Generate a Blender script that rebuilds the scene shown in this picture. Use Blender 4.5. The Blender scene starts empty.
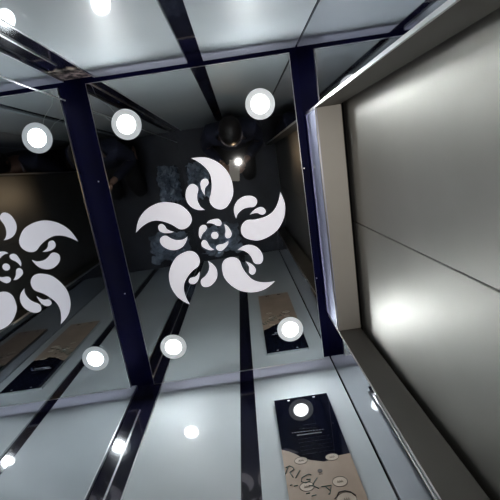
import bpy, bmesh, math, random
from mathutils import Vector, Matrix, noise
random.seed(4)
C = bpy.context.scene
COL = C.collection
ZC = 0.85                      # camera height above the cabin floor
HP = 1.45 + ZC                 # underside of the hung ceiling panel
HC = HP + 0.10                 # true ceiling
WL, WR, WF, WB = -0.546, 0.283, 0.898, -0.401

# ------------------------------------------------------------ materials
def mat(name, col, rough=.5, metal=0., coat=0., coatr=.03, emit=None, es=0., spec=.5, alpha=1., trans=0.):
    m = bpy.data.materials.new(name); m.use_nodes = True
    b = m.node_tree.nodes['Principled BSDF']
    b.inputs['Base Color'].default_value = (*col, 1)
    b.inputs['Roughness'].default_value = rough
    b.inputs['Metallic'].default_value = metal
    b.inputs['Coat Weight'].default_value = coat
    b.inputs['Coat Roughness'].default_value = coatr
    b.inputs['Specular IOR Level'].default_value = spec
    b.inputs['Alpha'].default_value = alpha
    b.inputs['Transmission Weight'].default_value = trans
    if emit:
        b.inputs['Emission Color'].default_value = (*emit, 1)
        b.inputs['Emission Strength'].default_value = es
    return m
def mottled(m, amount=.08, scale=6., bump=0., bscale=(1, 1, 1), rvar=0.):
    """slow procedural variation of colour / roughness plus optional brushed bump"""
    nt = m.node_tree; N = nt.nodes; L = nt.links; b = N['Principled BSDF']
    tc = N.new('ShaderNodeTexCoord')
    nz = N.new('ShaderNodeTexNoise'); nz.inputs['Scale'].default_value = scale; nz.inputs['Detail'].default_value = 4
    L.new(tc.outputs['Object'], nz.inputs['Vector'])
    c = b.inputs['Base Color'].default_value[:3]
    rp = N.new('ShaderNodeValToRGB')
    rp.color_ramp.elements[0].position = .3; rp.color_ramp.elements[1].position = .7
    rp.color_ramp.elements[0].color = (*[x * (1 - amount) for x in c], 1)
    rp.color_ramp.elements[1].color = (*[min(1, x * (1 + amount)) for x in c], 1)
    L.new(nz.outputs['Fac'], rp.inputs['Fac']); L.new(rp.outputs['Color'], b.inputs['Base Color'])
    if rvar:
        mr = N.new('ShaderNodeMapRange'); r = b.inputs['Roughness'].default_value
        mr.inputs['To Min'].default_value = r - rvar; mr.inputs['To Max'].default_value = r + rvar
        L.new(nz.outputs['Fac'], mr.inputs['Value']); L.new(mr.outputs['Result'], b.inputs['Roughness'])
    if bump:
        mp = N.new('ShaderNodeMapping'); mp.inputs['Scale'].default_value = bscale
        n2 = N.new('ShaderNodeTexNoise'); n2.inputs['Scale'].default_value = 60; n2.inputs['Detail'].default_value = 3
        bp = N.new('ShaderNodeBump'); bp.inputs['Strength'].default_value = bump; bp.inputs['Distance'].default_value = .002
        L.new(tc.outputs['Object'], mp.inputs['Vector']); L.new(mp.outputs['Vector'], n2.inputs['Vector'])
        L.new(n2.outputs['Fac'], bp.inputs['Height']); L.new(bp.outputs['Normal'], b.inputs['Normal'])
    return m

M = {}
M['wall'] = mottled(mat('grey_glossy_laminate', (.50, .545, .565), .5, 0, 1., .012, spec=.2), .05, 3.)
M['lav'] = mat('lavender_film', (.52, .54, .72), .35, 0, .5, .1)
M['black'] = mottled(mat('black_gloss_strip', (.006, .006, .016), .12, 0, 1., .02), .4, 9.)
M['navy'] = mottled(mat('navy_film', (.0008, .0011, .014), .5, 0, 0, .1, spec=.06), .35, 7.)
M['mirror'] = mat('tinted_mirror', (.70, .73, .76), .012, 1.)
M['polish'] = mat('polished_steel', (.62, .63, .68), .03, 1.)
M['panel'] = mottled(mat('black_mirror_panel', (.58, .59, .59), .02, 1.), .06, 2.5)
M['chrome'] = mat('chrome', (.85, .85, .86), .3, 1.)
M['reveal'] = mottled(mat('dark_satin_steel', (.17, .163, .15), .6, 1.), .06, 5.)
M['soffit'] = mottled(mat('pale_satin_steel', (.42, .40, .36), .5, .25), .05, 5.)
M['addedglow'] = mat('added_glow_strip', (.8, .8, .9), .5, emit=(.86, .84, 1.), es=12)
M['steel'] = mottled(mat('satin_stainless', (.285, .276, .256), .50, 1.), .06, 5., .03, (1, 1, 40), .03)
M['gap'] = mat('dark_gap', (.006, .006, .006), .8)
M['white'] = mat('white_inlay_glow', (.86, .85, .88), .4, emit=(.93, .9, 1.), es=.36)  # white inlays with a faint even emission added to their colour
M['ring'] = mat('frosted_ring', (.7, .72, .72), .5, emit=(.85, .9, .92), es=.38)
M['led'] = mat('led_diffuser', (1, 1, 1), .5, emit=(.93, .98, 1.), es=130)
M['glass'] = mat('navy_glass', (.004, .005, .012), .03, 0, 0, .01)
M['paper'] = mottled(mat('brown_film', (.36, .27, .20), .38, 0, .5, .08), .12, 14.)
M['ink'] = mat('green_black_ink', (.015, .06, .05), .5)
M['print'] = mat('printed_ring', (.05, .04, .035), .5)
M['cream'] = mat('button_print', (.52, .43, .34), .45)
M['etch'] = mat('etched_text', (.55, .58, .62), .4)
M['etchdim'] = mat('faint_etched_text', (.010, .013, .028), .4)
M['side'] = mat('silver_edge', (.42, .45, .45), .35, .6)
M['floor'] = mottled(mat('dark_vinyl', (.011, .014, .028), .5), .4, 5.)
M['plastic'] = mottled(mat('crumpled_film', (.42, .49, .60), .25, 0, .6, .1), .3, 8.)
M['phone'] = mat('phone_back', (.42, .35, .29), .3, 0, .6, .05)
M['phoneblk'] = mat('phone_glass', (.01, .01, .012), .1)
M['flash'] = mat('phone_flash', (1, 1, 1), .4, emit=(1, .72, .45), es=1500)
M['skin'] = mat('skin', (.30, .17, .12), .5)
M['hair'] = mat('black_hair', (.008, .006, .006), .45)
M['cloth'] = mottled(mat('dark_navy_cloth', (.010, .012, .03), .85), .4, 12.)
M['trouser'] = mottled(mat('black_cloth', (.008, .008, .010), .9), .4, 12.)
M['collar'] = mat('pale_trim', (.42, .36, .38), .7)
M['eye'] = mat('eye_white', (.6, .58, .55), .3)
M['lip'] = mat('lip', (.24, .09, .08), .5)
# glue residue: shape of its own on the top of one corner strip
def residue():
    m = bpy.data.materials.new('black_strip_with_glue'); m.use_nodes = True
    nt = m.node_tree; N = nt.nodes; L = nt.links; b = N['Principled BSDF']
    tc = N.new('ShaderNodeTexCoord'); nz = N.new('ShaderNodeTexNoise')
    nz.inputs['Scale'].default_value = 45; nz.inputs['Detail'].default_value = 6
    L.new(tc.outputs['Object'], nz.inputs['Vector'])
    r = N.new('ShaderNodeValToRGB'); e = r.color_ramp.elements
    e[0].position = .42; e[0].color = (.03, .022, .02, 1); e[1].position = .62; e[1].color = (.62, .50, .42, 1)
    L.new(nz.outputs['Fac'], r.inputs['Fac']); L.new(r.outputs['Color'], b.inputs['Base Color'])
    b.inputs['Roughness'].default_value = .7
    return m
M['glue'] = residue()

# ------------------------------------------------------------ helpers
def link(name, me, m, parent=None, smooth=False):
    if m: me.materials.append(m)
    o = bpy.data.objects.new(name, me); COL.objects.link(o)
    if smooth:
        for p in me.polygons: p.use_smooth = True
    if parent: o.parent = parent; o.matrix_parent_inverse = Matrix.Translation(-parent.location) if parent.location.length else Matrix()
    return o
def box_bm(bm, x0, x1, y0, y1, z0, z1):
    vs = [bm.verts.new((x, y, z)) for z in (z0, z1) for x, y in ((x0, y0), (x1, y0), (x1, y1), (x0, y1))]
    for f in ((3, 2, 1, 0), (4, 5, 6, 7), (0, 1, 5, 4), (1, 2, 6, 5), (2, 3, 7, 6), (3, 0, 4, 7)):
        bm.faces.new([vs[i] for i in f])
def finish(name, bm, m, parent=None, smooth=False, bevel=0.):
    bmesh.ops.recalc_face_normals(bm, faces=bm.faces)
    if bevel: bmesh.ops.bevel(bm, geom=list(bm.edges), offset=bevel, segments=2, affect='EDGES')
    me = bpy.data.meshes.new(name); bm.to_mesh(me); bm.free()
    return link(name, me, m, parent, smooth)
def box(name, x0, x1, y0, y1, z0, z1, m, parent=None, bevel=0.):
    bm = bmesh.new(); box_bm(bm, x0, x1, y0, y1, z0, z1)
    return finish(name, bm, m, parent, False, bevel)
def prism(name, pts, z0, z1, m, parent=None):
    """polygon in x,y extruded from z0 to z1"""
    bm = bmesh.new(); a = [bm.verts.new((x, y, z0)) for x, y in pts]; b = [bm.verts.new((x, y, z1)) for x, y in pts]
    bm.faces.new(a); bm.faces.new(b[::-1]); n = len(pts)
    for i in range(n): bm.faces.new((a[i], a[(i + 1) % n], b[(i + 1) % n], b[i]))
    return finish(name, bm, m, parent)
def prism_y(name, pts, y0, y1, m, parent=None):
    """polygon in x,z extruded from y0 to y1"""
    bm = bmesh.new(); a = [bm.verts.new((x, y0, z)) for x, z in pts]; b = [bm.verts.new((x, y1, z)) for x, z in pts]
    bm.faces.new(a); bm.faces.new(b[::-1]); n = len(pts)
    for i in range(n): bm.faces.new((a[i], a[(i + 1) % n], b[(i + 1) % n], b[i]))
    return finish(name, bm, m, parent)
def smooth_loop(p, k=3):
    """closed Catmull-Rom through p, with p[0] kept as a sharp tip"""
    out = []; n = len(p)
    for i in range(n):
        p0, p1, p2, p3 = p[i - 1], p[i], p[(i + 1) % n], p[(i + 2) % n]
        if i == 0: p0 = p1
        if i == n - 1: p3 = p2
        for s in range(k):
            t = s / k
            out.append(tuple(.5 * (2 * p1[j] + (p2[j] - p0[j]) * t + (2 * p0[j] - 5 * p1[j] + 4 * p2[j] - p3[j]) * t * t
                       + (3 * p1[j] - p0[j] - 3 * p2[j] + p3[j]) * t ** 3) for j in (0, 1)))
    return out
def tube(name, pts, r, m, parent=None, n=6, closed=False):
    bm = bmesh.new(); rings = []; P = [Vector(p) for p in pts]; N = len(P)
    for i, p in enumerate(P):
        a = P[i - 1] if (i or closed) else p; b = P[(i + 1) % N] if (i < N - 1 or closed) else p
        d = (b - a).normalized(); u = d.orthogonal().normalized()
        if rings_u: pass
        u = (Vector((.31, .52, .79)).cross(d)).normalized(); v = d.cross(u)
        rings.append([bm.verts.new(p + r * (math.cos(t * math.tau / n) * u + math.sin(t * math.tau / n) * v)) for t in range(n)])
    for i in range(N if closed else N - 1):
        A, B = rings[i], rings[(i + 1) % N]
        for t in range(n): bm.faces.new((A[t], A[(t + 1) % n], B[(t + 1) % n], B[t]))
    if not closed: bm.faces.new(rings[0][::-1]); bm.faces.new(rings[-1])
    return finish(name, bm, m, parent, True)
rings_u = None
def ring_bm(bm, c, r0, r1, z0, z1, n=40):
    vs = []
    for k in range(n):
        a = k * math.tau / n; ca, sa = math.cos(a), math.sin(a)
        vs.append([bm.verts.new((c[0] + r * ca, c[1] + r * sa, z)) for r, z in ((r0, z0), (r1, z0), (r1, z1), (r0, z1))])
    for k in range(n):
        A, B = vs[k], vs[(k + 1) % n]
        for j in range(4): bm.faces.new((A[j], B[j], B[(j + 1) % 4], A[(j + 1) % 4]))
def disc_pts(c, r, n=36): return [(c[0] + r * math.cos(k * math.tau / n), c[1] + r * math.sin(k * math.tau / n)) for k in range(n)]
def struct(o, label=None):
    o['kind'] = 'structure'
    if label: o['label'] = label
    return o
def tag(o, label, cat, group=None, kind=None):
    o['label'] = label; o['category'] = cat
    if group: o['group'] = group
    if kind: o['kind'] = kind
    return o
def empty(name, loc=(0, 0, 0)):
    o = bpy.data.objects.new(name, None); o.location = loc; o.empty_display_size = .05; COL.objects.link(o); return o

# ------------------------------------------------------------ shell
struct(box('floor', WL - .1, .52, WB - .1, WF + .1, -.04, 0, M['floor']), 'dark lift car floor')
struct(box('ceiling', WL - .1, .52, WB - .1, WF + .1, HC, HC + .03, M['navy']), 'navy true ceiling above the hung panel')
wf = struct(box('wall_front', WL - .1, .52, WF + .008, WF + .1, 0, HC, M['black']), 'black backing of the wall with the button panel')
for a, b in ((-.485, -.132), (-.072, WR - .004)):
    box('wall_panel', a, b, WF, WF + .008, 0.002, HC - .002, M['wall'], wf)
box('edge_trim', -.4895, -.485, WF - .002, WF + .008, .002, HC - .01, M['chrome'], wf)
wb = struct(box('wall_back', WL - .1, .52, WB - .1, WB - .008, 0, HC, M['black']), 'black backing of the wall opposite the button panel')
for a, b in ((-.485, -.132), (-.072, WR - .004)):
    box('wall_panel', a, b, WB - .008, WB, 0.002, HC - .002, M['wall'], wb)
box('edge_trim', -.4885, -.485, WB - .008, WB + .002, .002, HC - .01, M['chrome'], wb)
bm = bmesh.new()                                    # dried glue on the corner strip's top
pts = [(-.545, HP - .035), (-.528, HP - .050), (-.505, HP - .028), (-.489, HP - .035), (-.488, HP + .098), (-.545, HP + .098)]
prism_y('glue_stain', pts, WB - .008, WB - .0055, M['glue'], wb)
struct(box('wall_left', WL - .1, WL - .006, WB - .008, WF + .008, 0, HC, M['gap']), 'wall behind the big side mirror')
wr = struct(box('wall_right', .43, .52, WB - .008, WF + .008, 0, HC, M['gap']), 'dark shaft side behind the doors')

# side mirror, floor to ceiling
mir = empty('wall_mirror', (WL, .25, 0))
tag(mir, 'large dark tinted mirror covering the whole wall opposite the steel doors', 'mirror')
box('mirror_glass', WL - .006, WL, WB - .008, WF + .008, .0, HC, M['mirror'], mir)
box('edge_bead', WL, WL + .003, WB - .007, WB - .0045, .0, HP - .085, M['chrome'], mir)
box('edge_bead', WL, WL + .003, WF + .0045, WF + .007, .0, HP - .085, M['chrome'], mir)
box('joint_bead', WL, WL + .002, -.2985, -.2955, .0, HP - .085, M['chrome'], mir)

# door wall: polished returns, satin reveals, header, two leaves
YB, YF, XD = -.148, .662, .367
HZ = ZC + 1.31                                      # underside of the header
r1 = struct(box('trim_1', WR, WR + .05, WB - .008, YB - .003, 0, HC, M['polish']), 'polished steel return beside the doors, back side')
r2 = struct(box('trim_2', WR, WR + .05, YF + .003, WF + .008, 0, HC, M['polish']), 'polished steel return beside the doors, button panel side')
box('steel_reveal', WR + .001, XD, YB - .003, YB, 0, HZ + .14, M['reveal'], r1)
box('chrome_edge', WR - .004, WR + .001, YB - .007, YB + .0005, 0, HZ + .16, M['chrome'], r1)
box('steel_reveal', WR + .001, XD, YF, YF + .003, 0, HZ + .14, M['reveal'], r2)
box('chrome_edge', WR - .0022, WR + .001, YF - .0005, YF + .004, 0, HZ + .16, M['chrome'], r2)
prism('loose_edge_strip', [(WR - .010, YF + .001), (WR - .008, YF - .001), (WR, YF + .008), (WR, YF + .014)], 0.01, ZC + .915, M['chrome'], r2)
hd = struct(box('trim_3', WR + .002, XD, YB + .001, YF - .001, HZ, HZ + .003, M['soffit']), 'steel door header')
box('header_face', WR, WR + .002, YB + .001, YF - .001, HZ - .001, HZ + .185, M['lav'], hd)
box('header_edge', WR - .0035, WR, YB + .001, YF - .001, HZ - .002, HZ + .012, M['chrome'], hd)
box('header_top', WR, WR + .05, YB - .003, YF + .003, HZ + .186, HC, M['navy'], hd)
YS = .2555
d1 = struct(box('door_1', XD + .016, XD + .05, YB - .04, YS - .0012, .005, HZ + .03, M['steel'], bevel=.0012), 'brushed steel sliding door leaf, back half')
d2 = struct(box('door_2', XD + .016, XD + .05, YS + .0012, YF + .04, .005, HZ + .03, M['steel'], bevel=.0012), 'brushed steel sliding door leaf, button panel half')

# ------------------------------------------------------------ hung ceiling panel with the petal flower
PL, PR, PB, PF = -.494, .237, -.359, .848
cp = empty('ceiling_panel', ((PL + PR) / 2, (PB + PF) / 2, HP))
tag(cp, 'black mirror ceiling panel with white petal flower, hung overhead between four round lights', 'ceiling panel')
box('mirror_sheet', PL, PR, PB, PF, HP, HP + .012, M['panel'], cp)
bm = bmesh.new(); e = .0016
for q in ((PL - e, PL, PB - e, PF + e), (PR, PR + e, PB - e, PF + e), (PL, PR, PB - e, PB), (PL, PR, PF, PF + e)):
    box_bm(bm, q[0], q[1], q[2], q[3], HP - .001, HP + .012)
finish('edge_bead', bm, M['chrome'], cp)
for q in ((PL + .03, PR - .03, PB + .03, PB + .036), (PL + .03, PR - .03, PF - .036, PF - .03), (PL + .03, PL + .036, PB + .04, PF - .04), (PR - .036, PR - .03, PB + .04, PF - .04)):
    box('added_glow_strip', *q, HP + .012, HP + .017, M['addedglow'], cp)  # added emitters, out of sight above the panel, to brighten the wall tops
box('hanger', -.25, .0, .1, .4, HP + .012, HC, M['gap'], cp)
CX, CY = -.132, .2506
PETAL = [(0.2087, 0.2226), (0.1802, 0.2227), (0.1467, 0.2164), (0.1195, 0.2008), (0.0992, 0.1731), (0.0867, 0.1434), (0.081, 0.1174), (0.0687, 0.103), (0.048, 0.0963), (0.0255, 0.1013), (0.011, 0.1165), (0.0059, 0.1383), (0.0072, 0.1688), (0.0179, 0.1935), (0.0382, 0.2198), (0.0645, 0.2405), (0.0972, 0.2524), (0.1263, 0.2555), (0.1565, 0.2515), (0.1827, 0.2401)]
CURL = [(0.0783, 0.0723), (0.0993, 0.0608), (0.1238, 0.0572), (0.1489, 0.066), (0.1657, 0.0834), (0.1744, 0.107), (0.173, 0.1268), (0.1624, 0.1401), (0.1455, 0.14), (0.1347, 0.1308), (0.1301, 0.1126), (0.1208, 0.0937), (0.1038, 0.0787), (0.0902, 0.0732)]
DROP = [(0.103, 0.1218), (0.1177, 0.1306), (0.1305, 0.1427), (0.1382, 0.1565), (0.1379, 0.1691), (0.1301, 0.179), (0.1201, 0.1805), (0.1115, 0.1725), (0.1106, 0.1623), (0.1139, 0.1501), (0.1106, 0.136)]
INNER = [(0.0497, 0.0283), (0.0456, 0.0419), (0.0336, 0.0543), (0.018, 0.0642), (0.0043, 0.0621), (-0.0033, 0.0527), (-0.0005, 0.0429), (0.0102, 0.0384), (0.0242, 0.0386), (0.0388, 0.0347)]
def rotp(p, a): c, s = math.cos(a), math.sin(a); return [(CX + x * c - y * s, CY + x * s + y * c) for x, y in p]
for nm, shp in (('petal', PETAL), ('curled_leaf', CURL), ('droplet', DROP), ('inner_petal', INNER)):
    sl = smooth_loop(shp)
    for k in range(5): prism(nm, rotp(sl, k * math.tau / 5), HP - .0015, HP + .001, M['white'], cp)
prism('flower_centre', disc_pts((CX, CY), .0142), HP - .0015, HP + .001, M['white'], cp)
# loose protective film edge crossing two corners
tube('film_edge', [(-.475, -.352, HP - .0008), (-.465, -.31, HP - .0008), (-.425, -.27, HP - .0008), (-.41, -.24, HP - .0008)], .0005, M['side'], cp, 5)
tube('film_edge', [(-.493, -.26, HP - .0008), (-.455, -.245, HP - .0008), (-.43, -.22, HP - .0008), (-.42, -.19, HP - .0008)], .0004, M['side'], cp, 5)

# four round downlights: the diffuser is hottest at its centre, where the chips sit
nt = M['led'].node_tree; at = nt.nodes.new('ShaderNodeAttribute'); at.attribute_name = 'radius'
mm = [nt.nodes.new('ShaderNodeMath') for _ in range(4)]
for q, op in zip(mm, ('MULTIPLY', 'SUBTRACT', 'POWER', 'MULTIPLY_ADD')): q.operation = op
nt.links.new(at.outputs['Fac'], mm[0].inputs[0]); nt.links.new(at.outputs['Fac'], mm[0].inputs[1])
mm[1].inputs[0].default_value = 1.; nt.links.new(mm[0].outputs[0], mm[1].inputs[1])
nt.links.new(mm[1].outputs[0], mm[2].inputs[0]); mm[2].inputs[1].default_value = 2.
nt.links.new(mm[2].outputs[0], mm[3].inputs[0]); mm[3].inputs[1].default_value = 390.; mm[3].inputs[2].default_value = .8
nt.links.new(mm[3].outputs[0], nt.nodes['Principled BSDF'].inputs['Emission Strength'])
def diffuser(c, par, R=.0355, n=40, k=8):
    me = bpy.data.meshes.new('diffuser'); vs = [(c[0], c[1], HP - .0034)]; rad = [0.]; fs = []
    for a in range(1, k + 1):
        for b in range(n):
            t = b * math.tau / n; q = a / k
            vs.append((c[0] + R * q * math.cos(t), c[1] + R * q * math.sin(t), HP - .0034 + .0004 * q * q)); rad.append(q)
    for b in range(n): fs.append((0, 1 + (b + 1) % n, 1 + b))
    for a in range(k - 1):
        for b in range(n):
            i0, i1 = 1 + a * n + b, 1 + a * n + (b + 1) % n
            fs.append((i0, i1, i1 + n, i0 + n))
    me.from_pydata(vs, [], fs)
    A = me.attributes.new('radius', 'FLOAT', 'POINT'); A.data.foreach_set('value', rad)
    return link('diffuser', me, M['led'], par)
LX, LY = (-.381, .112), (-.204, .691)
LAB = {(0, 0): 'round white LED downlight, nearest the corner of side mirror and plain back wall',
       (1, 0): 'round white LED downlight, nearest the steel door at the plain back wall end',
       (0, 1): 'round white LED downlight, nearest the corner of side mirror and button panel wall',
       (1, 1): 'round white LED downlight directly above the wall with the button panel, door side'}
for i, x in enumerate(LX):
    for j, y in enumerate(LY):
        t = empty('downlight', (x, y, HP))
        bm = bmesh.new(); ring_bm(bm, (x, y), .033, .054, HP - .003, HP)
        finish('trim_ring', bm, M['ring'], t)
        diffuser((x, y), t)
        tag(t, LAB[(i, j)], 'light', 'round downlights in the ceiling panel')
for x, y in ((-.527, -.02), (-.527, .46), (.262, .05), (.262, .52)):
    bm = bmesh.new(); ring_bm(bm, (x, y), .0003, .003, HC - .002, HC, 12)
    s = finish('screw', bm, M['chrome'], bpy.data.objects['ceiling'])

# ------------------------------------------------------------ button panel on the front wall
Z = lambda v: v + ZC
YP = WF - .014
cop = empty('button_panel', (.1, WF, Z(.475)))
tag(cop, 'tall narrow lift button panel, dark glass above brown handwritten film, on grey wall', 'button panel')
box('silver_housing', .0, .2, YP + .002, WF, Z(.475), Z(1.262), M['side'], cop)
box('dark_glass', .001, .203, YP, YP + .002, Z(.47), Z(1.265), M['glass'], cop)
BND = [(0.0005, 1.0115), (0.0229, 0.9992), (0.0426, 0.9837), (0.0586, 0.9676), (0.0806, 0.9538), (0.1199, 0.94), (0.1385, 0.9426), (0.1595, 0.9543), (0.1955, 0.9568), (.2028, .957)]
film = prism_y('brown_film', [(x, Z(z)) for x, z in BND] + [(.2028, Z(.471)), (.0005, Z(.471))], YP - .0007, YP, M['paper'], cop)
film['label'] = 'brown protective film with handwritten letters'
def el(c, rx, rz, tilt=0., n=28):
    o = []
    for k in range(n):
        a = k * math.tau / n; x, z = rx * math.cos(a), rz * math.sin(a)
        o.append((c[0] + x * math.cos(tilt) - z * math.sin(tilt), c[1] + x * math.sin(tilt) + z * math.cos(tilt)))
    return o
YI = YP - .0009
def stroke(nm, pts, r, m, par, y=YI, closed=False): return tube(nm, [(x, y, Z(z)) for x, z in pts], r, m, par, 5, closed)
for c, rx, rz in (((.0538, .9565), .0197, .0135), ((.147, .9527), .0196, .0132), ((.1473, .863), .0206, .0168), ((.0551, .8625), .0200, .0150), ((.150, .806), .026, .021), ((.05, .79), .02, .016)):
    b = prism_y('button_mark', [(x, Z(z)) for x, z in el(c, rx, rz)], YI, YP - .0006, M['cream'], film)
    stroke('outline', el(c, rx, rz), .0008, M['print'], film, closed=True)
    for s in (-1, 0, 1):
        stroke('numeral', [(c[0] + s * .0055 - .0015, c[1] - .003), (c[0] + s * .0055, c[1] + .004), (c[0] + s * .0055 + .0018, c[1] - .003)], .0007, M['print'], film, YI - .0006)
bell = [(0.127, 0.817), (0.1357, 0.8298), (0.1519, 0.8315), (0.1661, 0.8257), (0.1760, 0.8121)]
stroke('outline', bell, .0022, M['print'], film)
stroke('outline', [(.120, .812), (.127, .818)], .0018, M['print'], film)
prism_y('round_mark', [(x, Z(z)) for x, z in el((.1012, .9084), .0072, .0066)], YI - .0006, YP - .0006, M['print'], film)
stroke('outline', [(.0955, .898), (.1065, .897)], .0008, M['print'], film)
ink = .0014
for s in ([(0.0016, 0.9145), (0.012, 0.94)], [(0.0045, 0.9376), (0.0170, .9425), (0.0260, 0.9353), (0.0285, 0.9269), (0.0144, 0.9186)], [(.0144, .9186), (0.0225, 0.8985)],
          [(0.0281, 0.8955), (0.0449, 0.9211)],
          [(0.0740, 0.8984), (.068, .9025), (0.062, 0.9013), (0.0462, 0.8936), (0.0426, 0.8810), (0.0538, 0.8746), (0.067, 0.8790), (0.069, 0.885), (.0575, 0.8853)],
          [(0.0885, 0.8860), (.078, .8740), (0.0713, 0.8625)], [(0.0611, 0.8643), (0.0730, 0.8610), (0.0860, 0.8500)],
          [(0.0936, 0.8546), (0.1215, 0.8546), (0.1112, 0.829), (.107, .8285)], [(0.1045, 0.853), (0.1149, 0.8379)],
          [(0.0091, 0.8742), (0.016, 0.875)], [(0.0197, 0.8696), (0.0311, 0.8703)], [(0.0482, 0.8399), (0.0592, 0.8406)], [(0.0616, 0.8301), (0.075, 0.8322)]):
    stroke('handwriting', s, ink, M['ink'], film, YI - .0004)
# etched lines of small text on the glass
YT = YP - .0003
def textline(x0, x1, z, z2, m, r, dash):
    x = x0
    while x < x1:
        w = random.uniform(*dash); w = min(w, x1 - x)
        f = lambda q: z + (z2 - z) * (q - x0) / (x1 - x0)
        stroke('etched_line', [(x, f(x)), (x + w, f(x + w))], r, m, gl, YT)
        x += w + .0022
gl = [o for o in cop.children if o.name.startswith('dark_glass')][0]
textline(.088, .128, 1.107, 1.108, M['etchdim'], .0012, (.003, .008))
textline(.070, .126, 1.091, 1.0865, M['etchdim'], .0016, (.004, .01))
textline(.0435, .15, 1.0788, 1.0737, M['etch'], .0011, (.003, .009))
stroke('etched_line', [(.058, 1.0640), (.1391, 1.0612)], .0018, M['etch'], gl, YT)
for k in range(5): textline(.060, .160, 1.045 - k * .0165, 1.045 - k * .0165, M['etchdim'], .0006, (.005, .02))
for x in (.055, .15): box('clip', x - .004, x + .004, YP - .001, YP, Z(1.249), Z(1.254), M['side'], cop)
for x in (.06, .14): box('slot', x - .011, x + .011, YP - .0012, YP - .0006, Z(.487), Z(.497), M['gap'], cop)

# ------------------------------------------------------------ crumpled plastic sheets on the floor
def crumple(name, cx, cy, sx, sy, hgt, seed, n=44):
    bm = bmesh.new(); vs = []
    for i in range(n + 1):
        row = []
        for j in range(n + 1):
            u, v = i / n * 2 - 1, j / n * 2 - 1
            e = max(0, 1 - max(abs(u), abs(v)) ** 3)
            q = Vector((u * 2.2 + seed, v * 2.2, seed * 1.7))
            a = noise.noise(q * 1.3); b = 1 - abs(noise.noise(q * 2.7)) * 2; c = 1 - abs(noise.noise(q * 6.)) * 2
            z = hgt * e * max(.02, .32 + .4 * a + .22 * b + .05 * c)
            dx = .05 * noise.noise(q * 2 + Vector((9, 0, 0))); dy = .05 * noise.noise(q * 2 + Vector((0, 9, 0)))
            row.append(bm.verts.new((cx + u * sx + dx, cy + v * sy + dy, .004 + z)))
        vs.append(row)
    for i in range(n):
        for j in range(n): bm.faces.new((vs[i][j], vs[i + 1][j], vs[i + 1][j + 1], vs[i][j + 1]))
    o = finish(name, bm, M['plastic'])
    s = o.modifiers.new('thickness', 'SOLIDIFY'); s.thickness = .002; s.offset = 1
    return o
tag(crumple('plastic_sheet', -.29, .70, .19, .14, .26, 3.1), 'grey crumpled plastic sheet reflected under the flower, heaped below the button panel wall', 'plastic sheet')
tag(crumple('plastic_sheet', -.40, .08, .10, .17, .30, 7.7), 'small pale crumpled plastic sheet on the floor against the side mirror', 'plastic sheet')

# ------------------------------------------------------------ camera orientation (also the phone's)
R = Matrix(((0.9887529, 0.1464384, -0.03038923), (-0.1495308, 0.96404499, -0.21967658), (-0.00287251, 0.22174998, 0.97509933)))
ex, ey, ez = R[0].copy(), R[1].copy(), R[2].copy()          # picture right, picture down, view
cam = bpy.data.objects.new('camera', bpy.data.cameras.new('camera')); COL.objects.link(cam)
mw = Matrix((ex, -ey, -ez)).transposed().to_4x4(); mw.translation = Vector((0, 0, ZC)); cam.matrix_world = mw
cam.data.sensor_fit = 'HORIZONTAL'; cam.data.sensor_width = 36; cam.data.lens = 375.12 / 500 * 36
cam.data.clip_start = .003; C.camera = cam

# the phone that takes the picture, seen in the mirror panel
def loc2w(p): return Vector((0, 0, ZC)) + ex * p[0] + ey * p[1] + ez * p[2]
ph = empty('phone', loc2w((-.029, .041, -.016)))
tag(ph, 'smartphone with its flash lit, held flat and reflected in the ceiling', 'phone')
def lbox(name, x0, x1, y0, y1, z0, z1, m, bev, par):
    bm = bmesh.new(); box_bm(bm, x0, x1, y0, y1, z0, z1)
    bmesh.ops.recalc_face_normals(bm, faces=bm.faces)
    if bev: bmesh.ops.bevel(bm, geom=list(bm.edges), offset=bev, segments=3, affect='EDGES')
    for v in bm.verts: v.co = loc2w(v.co)
    return finish(name, bm, m, par)
lbox('case', -.068, .010, -.040, .122, -.014, -.006, M['phone'], .003, ph)
lbox('screen', -.066, .008, -.038, .120, -.0152, -.0138, M['phoneblk'], 0, ph)
lbox('camera_bump', -.034, .008, -.037, .012, -.0062, -.0045, M['phoneblk'], .0006, ph)
bm = bmesh.new()
for k in range(24): bm.verts.new(loc2w((-.001 + .0062 * math.cos(k * math.tau / 24), -.028 + .0062 * math.sin(k * math.tau / 24), -.0040)))
bm.verts.ensure_lookup_table(); bm.faces.new(bm.verts[:])
fl = link('flash', bpy.data.meshes.new('flash'), M['flash'], ph); bm.to_mesh(fl.data); bm.free()
sp = bpy.data.lights.new('flash_beam', 'SPOT'); sp.energy = 24; sp.spot_size = math.radians(50); sp.spot_blend = .8; sp.color = (1, .97, .94); sp.shadow_soft_size = .004
so = bpy.data.objects.new('flash_beam', sp); COL.objects.link(so); so.parent = ph
so.location = loc2w((-.001, -.028, -.001)) - ph.location
so.rotation_euler = (math.pi - .17, math.radians(5), 0)

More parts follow.
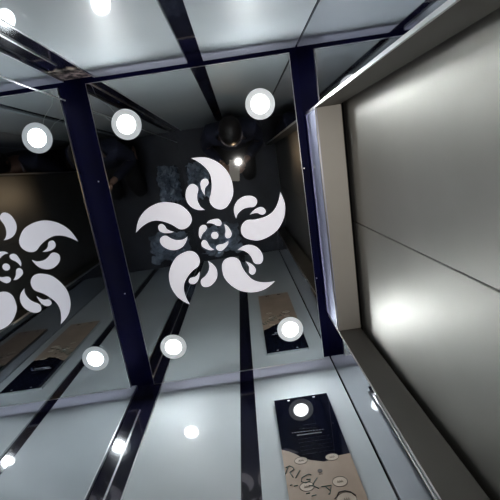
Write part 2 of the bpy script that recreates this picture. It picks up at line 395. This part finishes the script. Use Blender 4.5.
# ------------------------------------------------------------ the photographer, kneeling behind the phone
def skin(name, verts, edges, m, parent=None, root=0, sub=2):
    me = bpy.data.meshes.new(name); me.from_pydata([v[0] for v in verts], edges, [])
    o = link(name, me, m, parent)
    md = o.modifiers.new('skin', 'SKIN'); md.use_smooth_shade = True
    for i, v in enumerate(verts):
        sv = me.skin_vertices[0].data[i]; r = v[1] if isinstance(v[1], tuple) else (v[1], v[1]); sv.radius = r
        sv.use_root = (i == root)
    s = o.modifiers.new('sub', 'SUBSURF'); s.levels = sub; s.render_levels = sub
    return o
PX = -.02
V = [((PX, -.235, .36), (.105, .08)), ((PX, -.255, .50), (.10, .072)), ((PX, -.265, .64), (.13, .085)), ((PX, -.262, .755), (.095, .065)), ((PX, -.255, .845), .055), ((PX, -.243, .90), .05)]
E_ = [(0, 1), (1, 2), (2, 3), (3, 4), (4, 5)]
def add(v, par):
    V.append(v); E_.append((par, len(V) - 1)); return len(V) - 1
hands = {}
wr_ = {-1: Vector((-.105, -.008, .800)), 1: Vector((.052, -.020, .803))}
for s in (-1, 1):
    a = add(((PX + s * .150, -.262, .745), .042), 3)
    b = add(((PX + s * .205, -.215, .62), .044), a)
    w = wr_[s]; el_ = Vector((PX + s * .215, -.17, .54))
    c = add((tuple(el_), .038), b)
    d = add((tuple(el_.lerp(w, .45)), .034), c)
    e2 = add((tuple(w), .022), d)
    # legs folded: thighs forward to the knees, shins back along the floor
    h0 = add(((PX + s * .09, -.20, .32), .085), 0)
    k0 = add(((PX + s * .11, .03, .20), .066), h0)
    k1 = add(((PX + s * .115, .12, .09), .052), k0)
    c1 = add(((PX + s * .11, -.05, .062), .05), k1)
    an = add(((PX + s * .10, -.24, .05), .034), c1)
    ft = add(((PX + s * .10, -.33, .035), .028), an)
per = skin('person', V, E_, M['skin'])
tag(per, 'person in dark clothes with pale neckline, kneeling, holding the lit phone, reflected overhead', 'person')
# head: shaped ball with brow, nose, chin, ears
bm = bmesh.new(); bmesh.ops.create_uvsphere(bm, u_segments=40, v_segments=28, radius=1.)
hc = Vector((PX, -.245, 1.005))
tilt = Matrix.Rotation(math.radians(-22), 3, 'X')
for v in bm.verts:
    p = v.co.copy(); x, y, z = p
    w = .074 * (1 - .20 * max(0, -z) ** 1.6); d = .094 * (1 - .10 * max(0, -z))
    q = Vector((x * w, y * d, z * .113))
    f = max(0, y)
    q.y += .016 * math.exp(-((x / .14) ** 2)) * math.exp(-(((z + .15) / .16) ** 2)) * f          # nose
    q.y += .004 * math.exp(-(((z - .22) / .12) ** 2)) * f                                         # brow
    q.y -= .007 * math.exp(-(((abs(x) - .36) / .15) ** 2)) * math.exp(-(((z - .03) / .11) ** 2)) * f    # sockets
    q.y += .008 * math.exp(-((x / .3) ** 2)) * math.exp(-(((z + .85) / .2) ** 2)) * (y > -.2)      # chin
    v.co = hc + tilt @ q
head = finish('head', bm, M['skin'], per, True)
def hp(p): return hc + tilt @ Vector(p)
def ball(name, c, r, m, par, sc=(1, 1, 1), seg=16):
    bm = bmesh.new(); bmesh.ops.create_uvsphere(bm, u_segments=seg, v_segments=seg // 2, radius=r)
    for v in bm.verts: v.co = Vector(c) + tilt @ Vector((v.co.x * sc[0], v.co.y * sc[1], v.co.z * sc[2]))
    return finish(name, bm, m, par, True)
for s in (-1, 1):
    ball('eye', hp((s * .029, .078, .004)), .011, M['eye'], head)
    ball('pupil', hp((s * .029, .0865, .003)), .0048, M['hair'], head)
    ball('ear', hp((s * .073, -.008, -.008)), .03, M['skin'], head, (.3, .6, 1))
ball('mouth', hp((0, .083, -.055)), .022, M['lip'], head, (1, .35, .35))
bm = bmesh.new(); bmesh.ops.create_uvsphere(bm, u_segments=40, v_segments=28, radius=1.)
for f in [f for f in bm.faces if f.calc_center_median().y > .55 and f.calc_center_median().z < .55 or f.calc_center_median().z < -.55 and f.calc_center_median().y > -.3]: bm.faces.remove(f)
for v in bm.verts:
    x, y, z = v.co; k = 1 + .03 * noise.noise(v.co * 9)
    v.co = hc + tilt @ Vector((x * .081 * k, y * .101 * k, z * .121 * k))
hair = finish('hair', bm, M['hair'], per, True); hs = hair.modifiers.new('t', 'SOLIDIFY'); hs.thickness = .008
# shirt and trousers, a little larger than the body
SV = [((PX, -.230, .25), (.155, .130)), ((PX, -.238, .38), (.160, .132)), ((PX, -.255, .50), (.145, .112)), ((PX, -.265, .64), (.160, .114)), ((PX, -.262, .765), (.145, .105)), ((PX, -.254, .825), .075)]
SE = [(0, 1), (1, 2), (2, 3), (3, 4), (4, 5)]
for s in (-1, 1):
    w = wr_[s]; el_ = Vector((PX + s * .215, -.17, .54)); n = len(SV)
    SV += [((PX + s * .155, -.262, .760), .075), ((PX + s * .205, -.215, .62), .056), (tuple(el_), .050), (tuple(el_.lerp(w, .45)), .044), (tuple(el_.lerp(w, .86)), .033)]
    SE += [(4, n), (n, n + 1), (n + 1, n + 2), (n + 2, n + 3), (n + 3, n + 4)]
skin('shirt', SV, SE, M['cloth'], per)
TV = [((PX, -.235, .36), (.148, .122))]; TE = []
for s in (-1, 1):
    n = len(TV)
    TV += [((PX + s * .09, -.20, .32), .098), ((PX + s * .11, .03, .20), .078), ((PX + s * .115, .12, .09), .064), ((PX + s * .11, -.05, .068), .060), ((PX + s * .10, -.22, .054), .042)]
    TE += [(0, n), (n, n + 1), (n + 1, n + 2), (n + 2, n + 3), (n + 3, n + 4)]
skin('trousers', TV, TE, M['trouser'], per)
# neckline trim: an open U round the front of the neck
up = []
for k in range(15):
    a = math.radians(-20 + 220 * k / 14)
    up.append((PX + .082 * math.cos(a), -.225 + .078 * math.sin(a), .835 - .045 * max(0, math.sin(a))))
tube('neckline_trim', up, .006, M['collar'], per, 8)
# hands: palm under the phone edge, four curled fingers beneath, thumb over the side
for s in (-1, 1):
    w = wr_[s]
    edge = loc2w((-.068 if s < 0 else .010, .035 if s < 0 else .03, -.010))
    palm = Vector((edge.x + s * .012, edge.y - .005, edge.z - .030))
    HV = [(tuple(w), (.022, .018)), (tuple(w.lerp(palm, .6)), (.026, .014)), (tuple(palm), (.030, .013))]
    HE = [(0, 1), (1, 2)]
    for k, (ln, oy) in enumerate(((.064, .030), (.072, .011), (.068, -.008), (.054, -.026))):
        b0 = palm + Vector((s * .004, oy * .8, 0)); n = len(HV)
        p1 = b0 + Vector((-s * ln * .38, oy * .25, -.003)); p2 = p1 + Vector((-s * ln * .34, oy * .05, .006)); p3 = p2 + Vector((-s * ln * .25, 0, .007))
        HV += [(tuple(b0), .010), (tuple(p1), .0088), (tuple(p2), .0080), (tuple(p3), .0068)]
        HE += [(2, n), (n, n + 1), (n + 1, n + 2), (n + 2, n + 3)]
    n = len(HV); t0 = palm + Vector((s * .014, -.026, .006)); t1 = edge + Vector((s * .014, -.012, .002)); t2 = edge + Vector((s * .0105, .012, .004))
    HV += [(tuple(t0), .012), (tuple(t1), .0095), (tuple(t2), .008)]
    HE += [(1, n), (n, n + 1), (n + 1, n + 2)]
    skin('hand', HV, HE, M['skin'], per)

# ------------------------------------------------------------ world and colour
w = bpy.data.worlds.new('world'); C.world = w; w.use_nodes = True
w.node_tree.nodes['Background'].inputs[0].default_value = (.02, .025, .04, 1)
w.node_tree.nodes['Background'].inputs[1].default_value = .5
C.view_settings.view_transform = 'Standard'; C.view_settings.look = 'None'
C.view_settings.exposure = 0; C.view_settings.gamma = 1; C.view_settings.use_curve_mapping = False
